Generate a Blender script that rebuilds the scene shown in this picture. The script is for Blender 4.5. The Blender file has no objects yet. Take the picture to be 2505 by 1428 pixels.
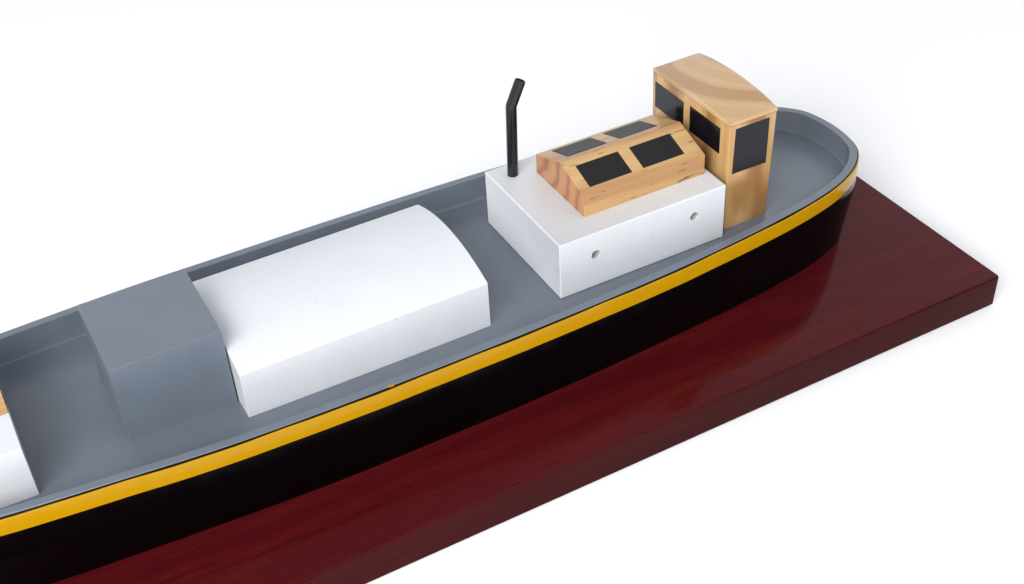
import bpy, bmesh, math, random
from mathutils import Vector

random.seed(7)
S = bpy.context.scene
COL = S.collection

# ------------------------------------------------------------------ camera, light, exposure
BOARD_T = 0.0245            # thickness of the display board
DECK_H = 0.041              # deck level above the board
ZO = BOARD_T + DECK_H       # deck level above the ground

cam_data = bpy.data.cameras.new('camera')
cam = bpy.data.objects.new('camera', cam_data)
COL.objects.link(cam)
cam.location = (-0.31958534, -0.57153708, 0.52860688 + ZO)
cam.rotation_euler = (math.radians(51.45563879), math.radians(2.70388762), math.radians(-28.64831565))
cam_data.sensor_width = 36.0
cam_data.lens = 3206.565 / 2505 * 36.0
cam_data.clip_start = 0.01
cam_data.clip_end = 100
S.camera = cam

W = bpy.data.worlds.new('World')
S.world = W
W.use_nodes = True
bg = W.node_tree.nodes['Background']
bg.inputs[1].default_value = 1.0
wn = W.node_tree.nodes
wg = wn.new('ShaderNodeTexCoord'); wz = wn.new('ShaderNodeSeparateXYZ'); wr = wn.new('ShaderNodeValToRGB')
W.node_tree.links.new(wg.outputs['Generated'], wz.inputs[0])
W.node_tree.links.new(wz.outputs['Z'], wr.inputs[0])
W.node_tree.links.new(wr.outputs[0], bg.inputs[0])
we = wr.color_ramp.elements            # pale room walls, dimmer ceiling
we[0].position = 0.52; we[0].color = (0.96, 0.99, 1.04, 1)
we[1].position = 0.78; we[1].color = (0.34, 0.355, 0.38, 1)

def area(name, loc, target, size, power, col):
    d = bpy.data.lights.new(name, 'AREA')
    d.shape = 'RECTANGLE'; d.size = size[0]; d.size_y = size[1]
    d.energy = power; d.color = col
    o = bpy.data.objects.new(name, d); COL.objects.link(o)
    o.location = loc
    o.rotation_euler = (Vector(target) - Vector(loc)).to_track_quat('-Z', 'Y').to_euler()
    return o
area('softbox', (0.70, -0.20, 1.9), (-0.05, 0.05, 0.0), (1.8, 1.4), 5, (1.0, 0.985, 0.96))
area('side_fill', (-1.36, -1.20, 1.32), (0.0, 0.05, 0.05), (1.6, 1.2), 56, (1.0, 0.99, 0.975))  # unseen fill lamp, added to brighten the near and fore faces

vs = S.view_settings
vs.view_transform = 'Standard'; vs.look = 'None'; vs.exposure = 0; vs.gamma = 1
vs.use_curve_mapping = False

# ------------------------------------------------------------------ materials
def lin(c):
    c /= 255.0
    return c / 12.92 if c <= 0.04045 else ((c + 0.055) / 1.055) ** 2.4
def rgb(r, g, b): return (lin(r), lin(g), lin(b), 1)

class NT:
    def __init__(s, name):
        s.m = bpy.data.materials.new(name); s.m.use_nodes = True
        s.t = s.m.node_tree; s.b = s.t.nodes['Principled BSDF']
        s.co = s.t.nodes.new('ShaderNodeTexCoord').outputs['Object']
    def n(s, kind, **kw):
        x = s.t.nodes.new(kind)
        for k, v in kw.items(): setattr(x, k, v)
        return x
    def link(s, a, b): s.t.links.new(a, b)
    def map(s, scale=(1, 1, 1), rot=(0, 0, 0), loc=(0, 0, 0)):
        x = s.n('ShaderNodeMapping'); s.link(s.co, x.inputs[0])
        x.inputs['Scale'].default_value = scale; x.inputs['Rotation'].default_value = rot
        x.inputs['Location'].default_value = loc
        return x.outputs[0]
    def noise(s, vec, scale, detail=4, rough=0.5, dist=0):
        x = s.n('ShaderNodeTexNoise'); s.link(vec, x.inputs['Vector'])
        x.inputs['Scale'].default_value = scale; x.inputs['Detail'].default_value = detail
        x.inputs['Roughness'].default_value = rough; x.inputs['Distortion'].default_value = dist
        return x.outputs['Fac']
    def ramp(s, fac, stops, interp='LINEAR'):
        x = s.n('ShaderNodeValToRGB'); s.link(fac, x.inputs[0]); x.color_ramp.interpolation = interp
        e = x.color_ramp.elements
        while len(e) < len(stops): e.new(0.5)
        for el, (p, c) in zip(e, stops):
            el.position = p; el.color = c if len(c) == 4 else (*c, 1)
        return x.outputs[0]
    def mix(s, fac, a, b, mode='MIX'):
        x = s.n('ShaderNodeMix', data_type='RGBA', blend_type=mode)
        for sock, v in ((x.inputs[0], fac), (x.inputs[6], a), (x.inputs[7], b)):
            if hasattr(v, 'links'): s.link(v, sock)
            else: sock.default_value = v
        return x.outputs[2]
    def bump(s, h, strength, dist=0.0003):
        x = s.n('ShaderNodeBump'); s.link(h, x.inputs['Height'])
        x.inputs['Strength'].default_value = strength; x.inputs['Distance'].default_value = dist
        s.link(x.outputs[0], s.b.inputs['Normal'])
    def out(s, col, rough, coat=0, coat_r=0.05, spec=0.5):
        if hasattr(col, 'links'): s.link(col, s.b.inputs['Base Color'])
        else: s.b.inputs['Base Color'].default_value = col
        if hasattr(rough, 'links'): s.link(rough, s.b.inputs['Roughness'])
        else: s.b.inputs['Roughness'].default_value = rough
        s.b.inputs['Coat Weight'].default_value = coat
        s.b.inputs['Coat Roughness'].default_value = coat_r
        s.b.inputs['Specular IOR Level'].default_value = spec
        return s.m

G1 = (1, 1, 1, 1); G0 = (0, 0, 0, 1)

def paint(name, base, rough, spec=0.5, var=0.06, specks=None, bump=0.15, grain=900):
    k = NT(name)
    n1 = k.noise(k.map(), 38, 5, 0.6)
    dark = tuple(c * (1 - var) for c in base[:3]) + (1,)
    lite = tuple(min(1, c * (1 + var)) for c in base[:3]) + (1,)
    c = k.ramp(n1, [(0.3, dark), (0.7, lite)])
    if specks:
        v = k.n('ShaderNodeTexVoronoi'); k.link(k.map(), v.inputs['Vector']); v.inputs['Scale'].default_value = specks[0]
        sel = k.ramp(v.outputs['Distance'], [(0.0, G1), (specks[1], G1), (specks[1] * 1.5, G0)])
        rnd = k.n('ShaderNodeSeparateColor'); k.link(v.outputs['Color'], rnd.inputs[0])
        keep = k.ramp(rnd.outputs[0], [(specks[2], G0), (specks[2] + 0.02, G1)])
        f = k.mix(1.0, sel, keep, 'MULTIPLY')
        c = k.mix(f, c, specks[3])
    gr = k.ramp(k.noise(k.map(), 1500, 2, 0.7), [(0.3, (0.90, 0.91, 0.90)), (0.7, (1.0, 1.0, 1.0))])
    c = k.mix(1.0, c, gr, 'MULTIPLY')
    r = k.ramp(k.noise(k.map(loc=(3, 1, 2)), 60, 4), [(0.3, (rough - .06,) * 3), (0.7, (rough + .06,) * 3)])
    k.bump(k.noise(k.map(), grain, 3, 0.6), bump, 0.0002)
    return k.out(c, r, 0, spec=spec)

white = paint('white_paint', (0.675, 0.690, 0.722, 1), 0.38, 0.4, 0.018, (160, 0.05, 0.93, (0.17, 0.15, 0.12, 1)), 0.12)
grey = paint('grey_paint', (0.132, 0.154, 0.192, 1), 0.33, 0.85, 0.05, (120, 0.03, 0.93, (0.05, 0.05, 0.06, 1)), 0.2)
black = paint('black_paint', (0.0012, 0.0009, 0.0013, 1), 0.14, 0.12, 0.2, None, 0.04, 500)
yellow = paint('yellow_paint', (0.465, 0.238, 0.0010, 1), 0.13, 0.24, 0.025, None, 0.05)
pipe_black = paint('gloss_black_paint', (0.006, 0.006, 0.008, 1), 0.17, 0.5, 0.1, None, 0.05, 500)
hole_shade = paint('shaded_hole_paint', (0.44, 0.43, 0.42, 1), 0.8, 0.2, 0.15)  # greyer than the house paint: shade inside the portholes put into the colour
def film_mat(name, col, rough):
    k = NT(name)
    c = k.ramp(k.noise(k.map(), 1600, 3, 0.7), [(0.35, tuple(x * .75 for x in col)), (0.75, tuple(x * 1.5 for x in col))])
    k.bump(k.noise(k.map(), 1400, 2, 0.7), 0.12, 0.0002)
    return k.out(c, rough, 0, spec=0.32)
film_gloss = film_mat('dark_window_film', (0.0045, 0.0050, 0.0085), 0.12)
film_matt = film_mat('matt_dark_window_film', (0.0055, 0.0052, 0.0058), 0.40)

def mahogany(name, coat, k_shade=1.0):
    k = NT(name)
    v = k.map((3.5, 45, 45))
    big = k.noise(v, 1.0, 6, 0.62, 0.6)
    fine = k.noise(k.map((28, 620, 620)), 1.0, 4, 0.65)
    c = k.ramp(big, [(0.25, (0.056, 0.0036, 0.0058)), (0.5, (0.073, 0.0047, 0.0064)), (0.75, (0.098, 0.0080, 0.0066))])
    f = k.ramp(fine, [(0.36, (0.66, 0.62, 0.66)), (0.58, (1, 1, 1))])
    c = k.mix(0.75, c, f, 'MULTIPLY')
    c = k.mix(1.0, c, (k_shade, k_shade, k_shade, 1), 'MULTIPLY')
    k.bump(fine, 0.03, 0.0002)
    return k.out(c, 0.45, coat, 0.09, spec=0.0)
mahog = mahogany('red_lacquered_mahogany', 0.25)
mahog_edge = mahogany('red_shaded_board_edge', 0.22, 0.52)  # same mahogany darkened: shade of the board sides put into its colour

def pine(name, along, seed, light, mid, dark, flecks=0.0, band=26, dist=5.5, streak=0.16, tilt=(0.05, 0.07, 0.0), blotch=0, rings=None):
    """lacquered pine; along = axis index of the grain"""
    k = NT(name)
    sc = [1.0, 1.0, 1.0]; sc[along] = 0.13
    v = k.map(tuple(sc), tilt, (seed, seed * .7, seed * 1.3))
    w = k.n('ShaderNodeTexWave', wave_type='BANDS', bands_direction='DIAGONAL')
    if rings:
        w.wave_type = 'RINGS'; w.rings_direction = 'Z'; k.link(k.map((1, 1, 0.3), (0, 0, 0), rings), w.inputs['Vector'])
    else: k.link(v, w.inputs['Vector'])
    w.inputs['Scale'].default_value = band; w.inputs['Distortion'].default_value = dist
    w.inputs['Detail'].default_value = 2; w.inputs['Detail Scale'].default_value = 0.9
    big = k.noise(v, 48, 3, 0.5, 0.6)
    m = k.mix(0.3 if rings else 0.5, w.outputs['Fac'], big)
    c = k.ramp(m, [(0.24, dark), (0.40, mid), (0.60, light), (0.82, mid)], 'EASE')
    s2 = [520.0, 520.0, 520.0]; s2[along] = 22.0
    fine = k.noise(k.map(tuple(s2)), 1.0, 3, 0.6)
    c = k.mix(streak, c, k.ramp(fine, [(0.35, (0.68, 0.6, 0.52)), (0.6, (1, 1, 1))]), 'MULTIPLY')
    if blotch:
        c = k.mix(k.ramp(k.noise(k.map((1, 1, .45), (0, 0, 0), (seed + .3, 1.1, .4)), 34, 2, 0.5), [(0.50, G0), (0.66, (blotch,) * 3)], 'EASE'), c, dark + (1,))
    if flecks:
        s3 = [560.0, 560.0, 560.0]; s3[along] = 75.0
        fl = k.noise(k.map(tuple(s3), (0, 0, 0.12), (seed * 3, 5, 2)), 1.0, 1, 0.4)
        where = k.noise(k.map(), 45, 2, 0.5)
        f = k.mix(1.0, k.ramp(fl, [(0.66, G0), (0.71, G1)]), k.ramp(where, [(0.42, G0), (0.55, (flecks,) * 3)]), 'MULTIPLY')
        c = k.mix(f, c, (0.13, 0.045, 0.02, 1))
    k.bump(fine, 0.05, 0.0002)
    return k.out(c, 0.36, 0.35, 0.18, spec=0.4)

pine_sky = pine('flecked_pine', 0, 1.7, (0.55, 0.348, 0.150), (0.51, 0.308, 0.124), (0.42, 0.220, 0.088), 0.9, 13, 4.0, 0.18)
pine_wall = pine('upright_pine', 2, 4.2, (0.54, 0.340, 0.148), (0.46, 0.265, 0.096), (0.27, 0.130, 0.042), 0, 13, 3.0, 0.08, blotch=0.8)
pine_roof = pine('banded_pine', 1, 2.6, (0.54, 0.365, 0.195), (0.51, 0.330, 0.170), (0.41, 0.240, 0.118), 0, 8.5, 3.0, 0.08, rings=(-0.215, -0.025, 0))
def end_grain():
    k = NT('pine_end_grain')
    w = k.n('ShaderNodeTexWave', wave_type='RINGS', rings_direction='X'); k.link(k.map((1, 1, 1), (0, 0, 0), (0, -0.045, -0.11)), w.inputs['Vector'])
    w.inputs['Scale'].default_value = 22; w.inputs['Distortion'].default_value = 4.5; w.inputs['Detail'].default_value = 2
    w.inputs['Detail Scale'].default_value = 1.5
    c = k.ramp(w.outputs['Fac'], [(0.05, (0.31, 0.125, 0.058)), (0.3, (0.41, 0.190, 0.082)), (0.8, (0.45, 0.220, 0.095))])
    return k.out(c, 0.42, 0.2, 0.2, spec=0.35)
pine_end = end_grain()

def ground_mat():
    k = NT('white_tabletop')
    c = k.ramp(k.noise(k.map(), 3, 3), [(0.3, (0.945, 0.945, 0.95)), (0.7, (0.96, 0.96, 0.965))])
    return k.out(c, 0.8, 0, spec=0.0)

# ------------------------------------------------------------------ mesh helpers
def P(x, y, z):            # measured ship coordinates (deck corner of the white house = 0) -> ship local
    return Vector((x, y - 0.05, z + DECK_H))
def finish(bm, name, mat, parent=None, bevel=0, segs=2, smooth=True, recalc=True):
    if recalc: bmesh.ops.recalc_face_normals(bm, faces=bm.faces)
    me = bpy.data.meshes.new(name); 
    if bevel:
        es = [e for e in bm.edges if len(e.link_faces) == 2 and e.calc_face_angle(0) > 0.45]
        bmesh.ops.bevel(bm, geom=es, offset=bevel, segments=segs, profile=0.5, affect='EDGES', clamp_overlap=True)
    bm.to_mesh(me); bm.free()
    me.materials.append(mat)
    if smooth:
        for p in me.polygons: p.use_smooth = True
        me.set_sharp_from_angle(angle=math.radians(28))
    o = bpy.data.objects.new(name, me); COL.objects.link(o)
    if parent: o.parent = parent
    if bevel and smooth:
        wm = o.modifiers.new('even_shading', 'WEIGHTED_NORMAL'); wm.keep_sharp = True
    return o
def prism(bm, prof, axis_a, axis_b):
    """prof: list of points (Vectors) for end a and b of equal count"""
    a = [bm.verts.new(p) for p in axis_a]; b = [bm.verts.new(p) for p in axis_b]
    n = len(a)
    bm.faces.new(a); bm.faces.new(list(reversed(b)))
    for i in range(n): bm.faces.new((a[i], b[i], b[(i + 1) % n], a[(i + 1) % n]))
def box(bm, x0, x1, y0, y1, z0, z1):
    a = [P(x0, y0, z0), P(x0, y1, z0), P(x0, y1, z1), P(x0, y0, z1)]
    b = [P(x1, y0, z0), P(x1, y1, z0), P(x1, y1, z1), P(x1, y0, z1)]
    prism(bm, None, a, b)
def lerp(a, b, t): return a + (b - a) * t
def slab(bm, quad, normal, t, back=0.0004):
    """thin panel on a plane: quad corner Vectors, pushed out by t and sunk by back"""
    a = [p + normal * t for p in quad]; b = [p - normal * back for p in quad]
    prism(bm, None, a, b)
def tag(o, label=None, cat=None, kind=None, group=None):
    if label: o['label'] = label
    if cat: o['category'] = cat
    if kind: o['kind'] = kind
    if group: o['group'] = group

# ------------------------------------------------------------------ ground
bm = bmesh.new()
vsx = [bm.verts.new(p) for p in ((-14, -14, 0), (14, -14, 0), (14, 14, 0), (-14, 14, 0))]
bm.faces.new(vsx)
g = finish(bm, 'ground', ground_mat(), smooth=False)
tag(g, kind='structure')

# ------------------------------------------------------------------ display base
BX0, BX1, BY0, BY1 = -0.68, 0.2944, -0.0947, 0.1947
def rounded_rect(x0, x1, y0, y1, r, n=3):
    pts = []
    for cx, cy, a0 in ((x1 - r, y0 + r, -90), (x1 - r, y1 - r, 0), (x0 + r, y1 - r, 90), (x0 + r, y0 + r, 180)):
        for i in range(n + 1):
            a = math.radians(a0 + 90 * i / n)
            pts.append((cx + r * math.cos(a), cy + r * math.sin(a)))
    return pts
bm = bmesh.new()
rings = []
for ins, z in ((0.0012, 0), (0.0, 0.0012), (0.0, BOARD_T - 0.0010), (0.0003, BOARD_T - 0.0003), (0.0010, BOARD_T)):
    pr = rounded_rect(BX0 + ins, BX1 - ins, BY0 + ins, BY1 - ins, 0.0030 - ins)
    rings.append([bm.verts.new((x - (BX0 + BX1) / 2, y - 0.05, z)) for x, y in pr])
for r0, r1 in zip(rings, rings[1:]):
    for i in range(len(r0)):
        j = (i + 1) % len(r0); bm.faces.new((r0[i], r0[j], r1[j], r1[i]))
bm.faces.new(list(reversed(rings[0]))); bm.faces.new(rings[-1])
base = finish(bm, 'display_base', mahog)
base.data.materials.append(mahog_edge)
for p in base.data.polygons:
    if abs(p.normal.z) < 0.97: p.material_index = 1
base.location = ((BX0 + BX1) / 2, 0.05, 0)
tag(base, 'glossy dark red mahogany board carrying the model ship', 'display base')

# ------------------------------------------------------------------ ship root
ship = bpy.data.objects.new('model_ship', None); COL.objects.link(ship)
ship.location = (0, 0.05, BOARD_T)
ship.empty_display_size = 0.05
tag(ship, 'painted wooden model cargo ship with black hull, yellow stripe and grey deck on red board', 'model ship')

# plan of the hull: rail x, half beam, foot x, half beam, rail height (above deck datum)
CT = [(-.600, 0, -.575, 0, .0400), (-.587, .016, -.562, .010, .0385), (-.540, .038, -.530, .028, .0345), (-.480, .055, -.475, .047, .0300),
      (-.420, .067, -.415, .062, .0265), (-.355, .0765, -.350, .0722, .0237), (-.290, .0823, -.290, .0775, .0220),
      (-.237, .0860, -.237, .0812, .0205), (-.170, .0875, -.170, .0845, .0192), (-.100, .0875, -.100, .0848, .0187),
      (-.020, .0862, -.020, .0838, .0183), (.060, .0828, .060, .0797, .0178), (.110, .0785, .108, .0765, .0175),
      (.150, .0738, .147, .0728, .0172), (.190, .0672, .185, .0672, .0169), (.217, .0598, .212, .0602, .0167),
      (.237, .0500, .229, .0525, .0166), (.2490, .0400, .2385, .044, .0165), (.2570, .0290, .245, .033, .0165),
      (.2608, .0150, .2495, .018, .0165), (.2620, 0, .2510, 0, .0165)]
def catmull(pts, sub=8):
    ext = [tuple(p) for p in pts]
    first = (pts[1][0], -pts[1][1], pts[1][2], -pts[1][3], pts[1][4])
    last = (pts[-2][0], -pts[-2][1], pts[-2][2], -pts[-2][3], pts[-2][4])
    ext = [first] + ext + [last]
    d = lambda a, b: max(1e-5, math.hypot(a[0] - b[0], a[1] - b[1])) ** 0.5
    out = []
    for i in range(1, len(ext) - 2):
        p0, p1, p2, p3 = ext[i - 1:i + 3]
        t0 = 0; t1 = t0 + d(p0, p1); t2 = t1 + d(p1, p2); t3 = t2 + d(p2, p3)
        for s in range(sub):
            t = t1 + (t2 - t1) * s / sub
            def L(a, b, ta, tb): return tuple(x * (tb - t) / (tb - ta) + y * (t - ta) / (tb - ta) for x, y in zip(a, b))
            A1, A2, A3 = L(p0, p1, t0, t1), L(p1, p2, t1, t2), L(p2, p3, t2, t3)
            B1, B2 = L(A1, A2, t0, t2), L(A2, A3, t1, t3)
            out.append(L(B1, B2, t1, t2))
    out.append(ext[-2])
    return out
ST = catmull(CT)
NS = len(ST)
def normals(k):
    res = []
    for i in range(NS):
        a = ST[i - 1] if i > 0 else (ST[1][0], -ST[1][1], ST[1][2], -ST[1][3])
        b = ST[i + 1] if i < NS - 1 else (ST[-2][0], -ST[-2][1], ST[-2][2], -ST[-2][3])
        tx, ty = b[k] - a[k], b[k + 1] - a[k + 1]
        l = math.hypot(tx, ty) or 1
        res.append((-ty / l, tx / l))
    return res
NU = normals(0)
def rail(i, off): # point on the rail plan moved outwards by off -> x, b
    return ST[i][0] + NU[i][0] * off, max(0.0, ST[i][1] + NU[i][1] * off) if 0 < i < NS - 1 else 0.0
def deck_z(i): return max(0.0, (ST[i][4] - 0.0186)) * 0.9
RIM = 0.0060
def loop_rows(profile):
    """profile(i) -> list of (x, b, z); returns closed ring of cross-sections all round the ship"""
    rows = [(profile(i), 1) for i in range(NS)]
    rows += [(profile(i), -1) for i in range(NS - 2, 0, -1)]
    return [[P(x, 0.05 - s * b, z) for x, b, z in pr] for pr, s in rows]
def skin(bm, rows, closed_profile):
    vr = [[bm.verts.new(p) for p in r] for r in rows]
    n = len(vr); m = len(vr[0])
    for i in range(n):
        a, b = vr[i], vr[(i + 1) % n]
        for j in range(m if closed_profile else m - 1):
            k = (j + 1) % m
            try: bm.faces.new((a[j], b[j], b[k], a[k]))
            except ValueError: pass
    return vr

# hull: outer skin, black to just under the rail
def hull_prof(i):
    zr = ST[i][4]
    pr = []
    xi, bi = rail(i, -0.0014); pr.append((xi, bi, zr - 0.0016))
    xi, bi = rail(i, -0.00035); pr.append((xi, bi, zr - 0.00035))
    x, b = rail(i, 0); pr.append((x, b, zr - 0.0007))
    for z in (zr - .005, zr - .012, 0.001, -.004, -.0075):
        x, b = rail(i, 0.0002 if z > .001 else 0.0007); pr.append((x, b, z))
    x0, b0 = rail(i, 0.0006)
    for s in (0.05, 0.15, 0.3, 0.5, 0.7, 0.85, 1.0):
        k = s ** 0.95
        pr.append((lerp(x0, ST[i][2], k), lerp(b0, ST[i][3], k), lerp(-.0085, -DECK_H, s)))
    return pr
bm = bmesh.new()
vr = skin(bm, loop_rows(hull_prof), False)
try: bm.faces.new([r[-1] for r in vr])
except ValueError: pass
bmesh.ops.remove_doubles(bm, verts=bm.verts, dist=1e-6)
hull = finish(bm, 'hull', black, ship)

# yellow stripe: a painted plank standing proud of the hull
def stripe_prof(i):
    zr = ST[i][4]; x = ST[i][0]
    wob = 0.00022 * math.sin(x * 61 + 1) + 0.00014 * math.sin(x * 147)
    t = zr - 0.0014 + wob; b = zr - 0.0129 + 0.4 * wob
    return [(*rail(i, -.0006), t), (*rail(i, .00055), t), (*rail(i, .0009), t - .0005), (*rail(i, .00095), (t + b) / 2),
            (*rail(i, .0009), b + .0005), (*rail(i, .00055), b), (*rail(i, -.0006), b)]
bm = bmesh.new()
skin(bm, loop_rows(stripe_prof), True)
stripe = finish(bm, 'rubbing_strake', yellow, hull)

# bulwark: grey inner face and rail top
def bul_prof(i):
    zr = ST[i][4]; dz = deck_z(i)
    return [(*rail(i, -.0006), zr - .0012), (*rail(i, -.0006), zr - .0003), (*rail(i, -.0009), zr), (*rail(i, -RIM + .0003), zr),
            (*rail(i, -RIM), zr - .0003), (*rail(i, -RIM), dz + .0018), (*rail(i, -RIM - .0005), dz + .0006), (*rail(i, -RIM - .0018), dz + .0001),
            (*rail(i, -RIM - .0018), dz - .002), (*rail(i, -.0020), dz - .002), (*rail(i, -.0020), zr - .0012)]
bm = bmesh.new()
skin(bm, loop_rows(bul_prof), True)
bulwark = finish(bm, 'bulwark', grey, ship)

# deck
bm = bmesh.new()
M = 12
rows = []
for i in range(3, NS - 1):
    x, b = rail(i, -RIM - .0008)
    if b < 0.002: continue
    rows.append([bm.verts.new(P(x, 0.05 - b + 2 * b * j / M, deck_z(i))) for j in range(M + 1)])
for r0, r1 in zip(rows, rows[1:]):
    for j in range(M): bm.faces.new((r0[j], r1[j], r1[j + 1], r0[j + 1]))
bm.faces.new(list(reversed(rows[-1])))
for f in bm.faces:
    f.normal_update()
    if f.normal.z < 0: f.normal_flip()
deck = finish(bm, 'deck', grey, ship, recalc=False)

# ------------------------------------------------------------------ grey raised trunk
bm = bmesh.new()
a = [P(-.2774, .0172, -.001), P(-.2774, .0855, -.001), P(-.2774, .0855, .0561), P(-.2774, .0172, .0561)]
b = [P(-.2118, .0172, -.001), P(-.2118, .0843, -.001), P(-.2118, .0843, .0561), P(-.2118, .0172, .0561)]
prism(bm, None, a, b)
trunk = finish(bm, 'raised_trunk', grey, ship, 0.0006)

# ------------------------------------------------------------------ white cambered hatch
def camber_profile(x, y0, y1, z0, ze, zc, n=18, p=2.0):
    pr = [P(x, y0, z0)]
    for i in range(n + 1):
        u = i / n
        pr.append(P(x, lerp(y0, y1, u), ze + (zc - ze) * (1 - abs(2 * u - 1) ** p)))
    pr.append(P(x, y1, z0))
    return pr
bm = bmesh.new()
prism(bm, None, camber_profile(-.2110, .0005, .1005, -.001, .0338, .0438), camber_profile(-.0503, .0008, .1010, -.001, .0338, .0438))
hatch = finish(bm, 'hatch_cover', white, ship, 0.0006)

# ------------------------------------------------------------------ white deckhouse with two drilled portholes
HL, HH = .1266, .0422
bm = bmesh.new()
box(bm, 0, HL, 0, .1, .0002, HH)
house = finish(bm, 'deckhouse', white, ship, 0.0006, 2)
PORTS = [(.0264, .0254), (.1020, .0264)]
PR = 0.0033
rr = random.Random(3)
for (px, pz) in PORTS:
    cb = bmesh.new()
    N = 28
    r = [PR * (1 + rr.uniform(-.05, .05)) for _ in range(N)]
    a = [P(px + r[i] * math.cos(2 * math.pi * i / N), -.004, pz + r[i] * math.sin(2 * math.pi * i / N)) for i in range(N)]
    b = [p + Vector((0, .012, 0)) for p in a]
    prism(cb, None, a, b)
    bmesh.ops.recalc_face_normals(cb, faces=cb.faces)
    cm = bpy.data.meshes.new('cutter'); cb.to_mesh(cm); cb.free()
    co = bpy.data.objects.new('cutter', cm); COL.objects.link(co); co.parent = ship
    md = house.modifiers.new('hole', 'BOOLEAN'); md.operation = 'DIFFERENCE'; md.solver = 'EXACT'; md.object = co
    bpy.context.view_layer.update()
    dg = bpy.context.evaluated_depsgraph_get()
    nm = bpy.data.meshes.new_from_object(house.evaluated_get(dg))
    house.modifiers.clear(); house.data = nm
    bpy.data.objects.remove(co)
nm = house.data
for p in nm.polygons: p.use_smooth = False
for (px, pz) in PORTS:       # lining of each hole with its roughly drilled lip
    bm = bmesh.new(); N = 28
    rings = []
    for yy, k, jit in ((0.0003, 1.12, .03), (-.0002, 1.06, .07), (-.0001, 0.98, .06), (.0006, .95, .02), (.0090, .94, .01), (.0094, .2, 0)):
        rings.append([bm.verts.new(P(px + PR * k * (1 + rr.uniform(-jit, jit)) * math.cos(2 * math.pi * i / N), yy + (rr.uniform(-.00012, .00022) if jit > .05 else 0),
                                     pz + PR * k * (1 + rr.uniform(-jit, jit)) * math.sin(2 * math.pi * i / N))) for i in range(N)])
    for r0, r1 in zip(rings, rings[1:]):
        for i in range(N):
            j = (i + 1) % N; bm.faces.new((r0[i], r0[j], r1[j], r1[i]))
    bm.faces.new(rings[-1])
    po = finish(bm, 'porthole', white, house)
    po.data.materials.append(hole_shade)
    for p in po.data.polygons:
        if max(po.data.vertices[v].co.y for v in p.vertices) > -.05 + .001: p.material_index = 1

# ------------------------------------------------------------------ wooden skylight on the deckhouse
SX0, SX1 = .0292, .1222
SE, SR = .0572, .0675       # eave and ridge heights
SYN, SYF, SYR = .0184, .0806, .0478
def sky_prof(x): return [P(x, SYN, HH - .0002), P(x, SYN, SE), P(x, SYR, SR), P(x, SYF, SE - .0006), P(x, SYF, HH - .0002)]
bm = bmesh.new()
prism(bm, None, sky_prof(SX0), sky_prof(SX1))
sky = finish(bm, 'skylight', pine_sky, ship, 0.0005)
def on_slope(x, t, far):
    a = P(x, SYR, SR); b = P(x, SYF, SE - .0006) if far else P(x, SYN, SE)
    return a + (b - a) * t
sky.data.materials.append(pine_end)
for p in sky.data.polygons:
    if abs(p.normal.x) > 0.9: p.material_index = 1
nn = Vector((0, -(SR - SE), SYR - SYN)).normalized(); nf = Vector((0, SR - SE + .0006, SYF - SYR)).normalized()
SKYWIN = [(0.0372, 0.0690, .20, .80, False), (0.0778, 0.1095, .20, .80, False),
          (0.0390, 0.0690, .22, .86, True), (0.0790, 0.1085, .22, .86, True)]
for x0, x1, t0, t1, far in SKYWIN:
    bm = bmesh.new()
    slab(bm, [on_slope(x0, t0, far), on_slope(x1, t0, far), on_slope(x1, t1, far), on_slope(x0, t1, far)], nf if far else nn, .00025)
    finish(bm, 'window_pane', film_matt, sky)

# ------------------------------------------------------------------ wheelhouse
WX0, WX1, WY0, WY1 = .1316, .1698, .0066, .0962
def plan(xf, xb, z):       # outline with rounded corners and two saw-cut seams in the front
    r = .0016; pts = []
    def arc(cx, cy, a0):
        for i in range(5):
            t = math.radians(a0 + 90 * i / 4); pts.append((cx + r * math.cos(t), cy + r * math.sin(t)))
    arc(xf + r, WY0 + r, 270 - 90)
    arc(xb - r, WY0 + r, 270)
    arc(xb - r, WY1 - r, 0)
    arc(xf + r, WY1 - r, 90)
    for ys in (.0912, .0118):
        pts.extend([(xf, ys + .00022), (xf + .0010, ys), (xf, ys - .00022)])
    return [P(x, y, z) for x, y in pts]
bm = bmesh.new()
prism(bm, None, plan(.1324, .1676, -.001), plan(WX0, WX1, .0806))
wheel = finish(bm, 'wheelhouse', pine_wall, ship)
def roof_top(x, y):
    u = (x - WX0) / (WX1 - WX0); v = 2 * (y - WY0) / (WY1 - WY0) - 1
    return .0828 + .0004 * u + lerp(.0022, .0046, u) * (1 - abs(v) ** 2.2)
bm = bmesh.new()
nx, ny = 10, 24
RX0, RX1, RY0, RY1 = WX0 - .0001, WX1 + .0004, WY0 - .0001, WY1 + .0001
grid = [[bm.verts.new(P(lerp(RX0, RX1, i / nx), lerp(RY0, RY1, j / ny), roof_top(lerp(RX0, RX1, i / nx), lerp(RY0, RY1, j / ny)))) for j in range(ny + 1)] for i in range(nx + 1)]
for i in range(nx):
    for j in range(ny): bm.faces.new((grid[i][j], grid[i + 1][j], grid[i + 1][j + 1], grid[i][j + 1]))
border = [grid[i][0] for i in range(nx + 1)] + [grid[nx][j] for j in range(1, ny + 1)] + [grid[i][ny] for i in range(nx - 1, -1, -1)] + [grid[0][j] for j in range(ny - 1, 0, -1)]
low = [bm.verts.new((v.co.x, v.co.y, DECK_H + .0803)) for v in border]
for i in range(len(border)):
    j = (i + 1) % len(border); bm.faces.new((border[i], border[j], low[j], low[i]))
bm.faces.new(low)
roof = finish(bm, 'roof', pine_roof, wheel, 0.0011, 3)
def front_x(z): return lerp(.1324, WX0, z / .0806)
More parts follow.
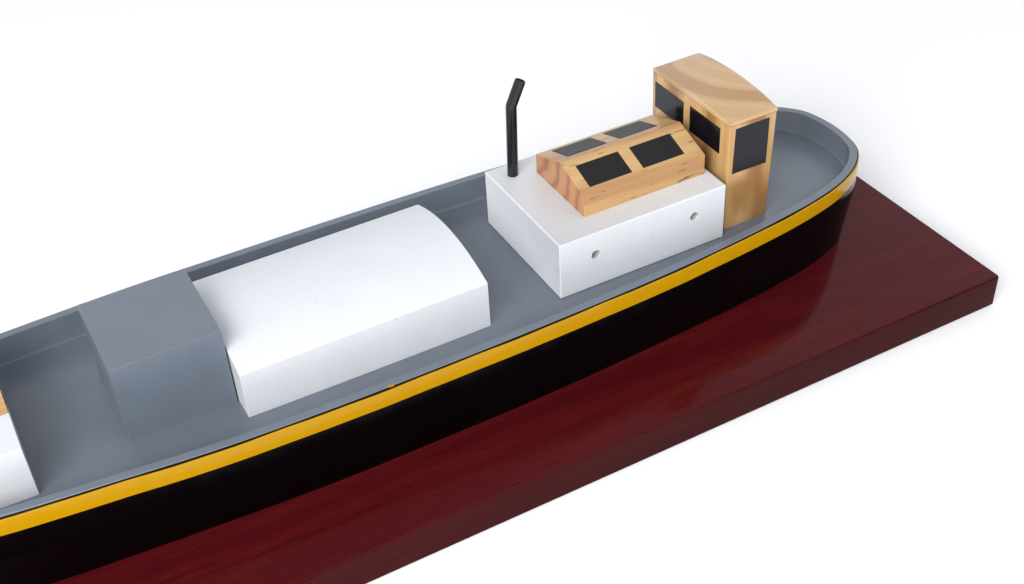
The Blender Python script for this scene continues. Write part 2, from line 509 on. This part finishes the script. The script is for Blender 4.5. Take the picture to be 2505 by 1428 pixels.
for y0, y1, zt, zb in ((.0921, .0580, .0743, .0546), (.0504, .0163, .0752, .0558)):
    bm = bmesh.new()
    q = [P(front_x(zt), y0, zt), P(front_x(zt), y1, zt), P(front_x(zb), y1, zb), P(front_x(zb), y0, zb)]
    slab(bm, q, Vector((-1, 0, 0)), .00025)
    finish(bm, 'window_pane', film_gloss, wheel)
for y, s in ((WY0, -1), (WY1, 1)):
    bm = bmesh.new()
    slab(bm, [P(.1367, y, .0779), P(.1635, y, .0780), P(.1633, y, .0434), P(.1358, y, .0437)], Vector((0, s, 0)), .00025)
    finish(bm, 'window_pane', film_gloss, wheel)

# ------------------------------------------------------------------ exhaust pipe
bm = bmesh.new()
N = 24; R = .0037
p0, p1, p2 = P(.0145, .0868, HH - .0002), P(.0159, .0866, .0945), P(.0236, .0866, .1112)
d1 = (p1 - p0).normalized(); d2 = (p2 - p1).normalized()
def ring(c, nrm, r, up=Vector((0, 1, 0))):
    u = up; v = nrm.cross(u).normalized()
    return [bm.verts.new(c + u * (r * math.cos(2 * math.pi * i / N)) + v * (r * math.sin(2 * math.pi * i / N))) for i in range(N)]
mid = (d1 + d2).normalized()
rs = [ring(p0, d1, R), ring(p1 - d1 * .0016, d1, R), ring(p1 - d1 * .0005, (d1 * 2 + d2).normalized(), R * 1.0), ring(p1 + d2 * .0005, (d1 + d2 * 2).normalized(), R), ring(p1 + d2 * .0016, d2, R),
      ring(p2 - d2 * .0003, d2, R), ring(p2, d2, R * .93), ring(p2, d2, R * .80), ring(p2 - d2 * .0009, d2, R * .77)]
for r0, r1 in zip(rs, rs[1:]):
    for i in range(N):
        j = (i + 1) % N; bm.faces.new((r0[i], r0[j], r1[j], r1[i]))
bm.faces.new(rs[0]); bm.faces.new(rs[-1])
finish(bm, 'exhaust_pipe', pipe_black, ship)

# ------------------------------------------------------------------ forward house, cut by the left edge of the picture
FX = -.3324
bm = bmesh.new()
box(bm, -.47, FX, .0004, .1, 0, .0397)
fore = finish(bm, 'forward_house', white, ship, 0.0005)
bm = bmesh.new()
prism(bm, None, camber_profile(-.46, .0325, .098, .0385, .0425, .0470), camber_profile(FX - .0001, .0325, .098, .0390, .0415, .0460))
finish(bm, 'wooden_top', pine_sky, fore, 0.0005)
bm = bmesh.new()
X0, X1 = FX + .0001, FX + .0006
yz = [(.0008, .0), (.1, .0), (.1, .0460), (.0330, .0410), (.0325, .0393), (.0008, .0393)]
prism(bm, None, [P(X0, *q) for q in yz], [P(X1, *q) for q in yz])
finish(bm, 'end_panel', grey, fore, 0.00015)

# ------------------------------------------------------------------ fleck of yellow paint on the rail
bm = bmesh.new()
i0 = min(range(NS), key=lambda i: abs(ST[i][0] + .138))
x, b = rail(i0, -.0012)
c = P(x, .05 - b, ST[i0][4])
for k in range(2):
    N = 9
    top = [bm.verts.new(c + Vector((.0016 * k + .0012 * math.cos(6.283 * i / N) * rr.uniform(.7, 1.2), .0009 * math.sin(6.283 * i / N) * rr.uniform(.7, 1.2) - .0005 * k, .00025))) for i in range(N)]
    bot = [bm.verts.new(v.co * 1 + Vector((0, 0, -.0006))) for v in top]
    bm.faces.new(top); bm.faces.new(list(reversed(bot)))
    for i in range(N): bm.faces.new((top[i], bot[i], bot[(i + 1) % N], top[(i + 1) % N]))
finish(bm, 'paint_fleck', yellow, bulwark)
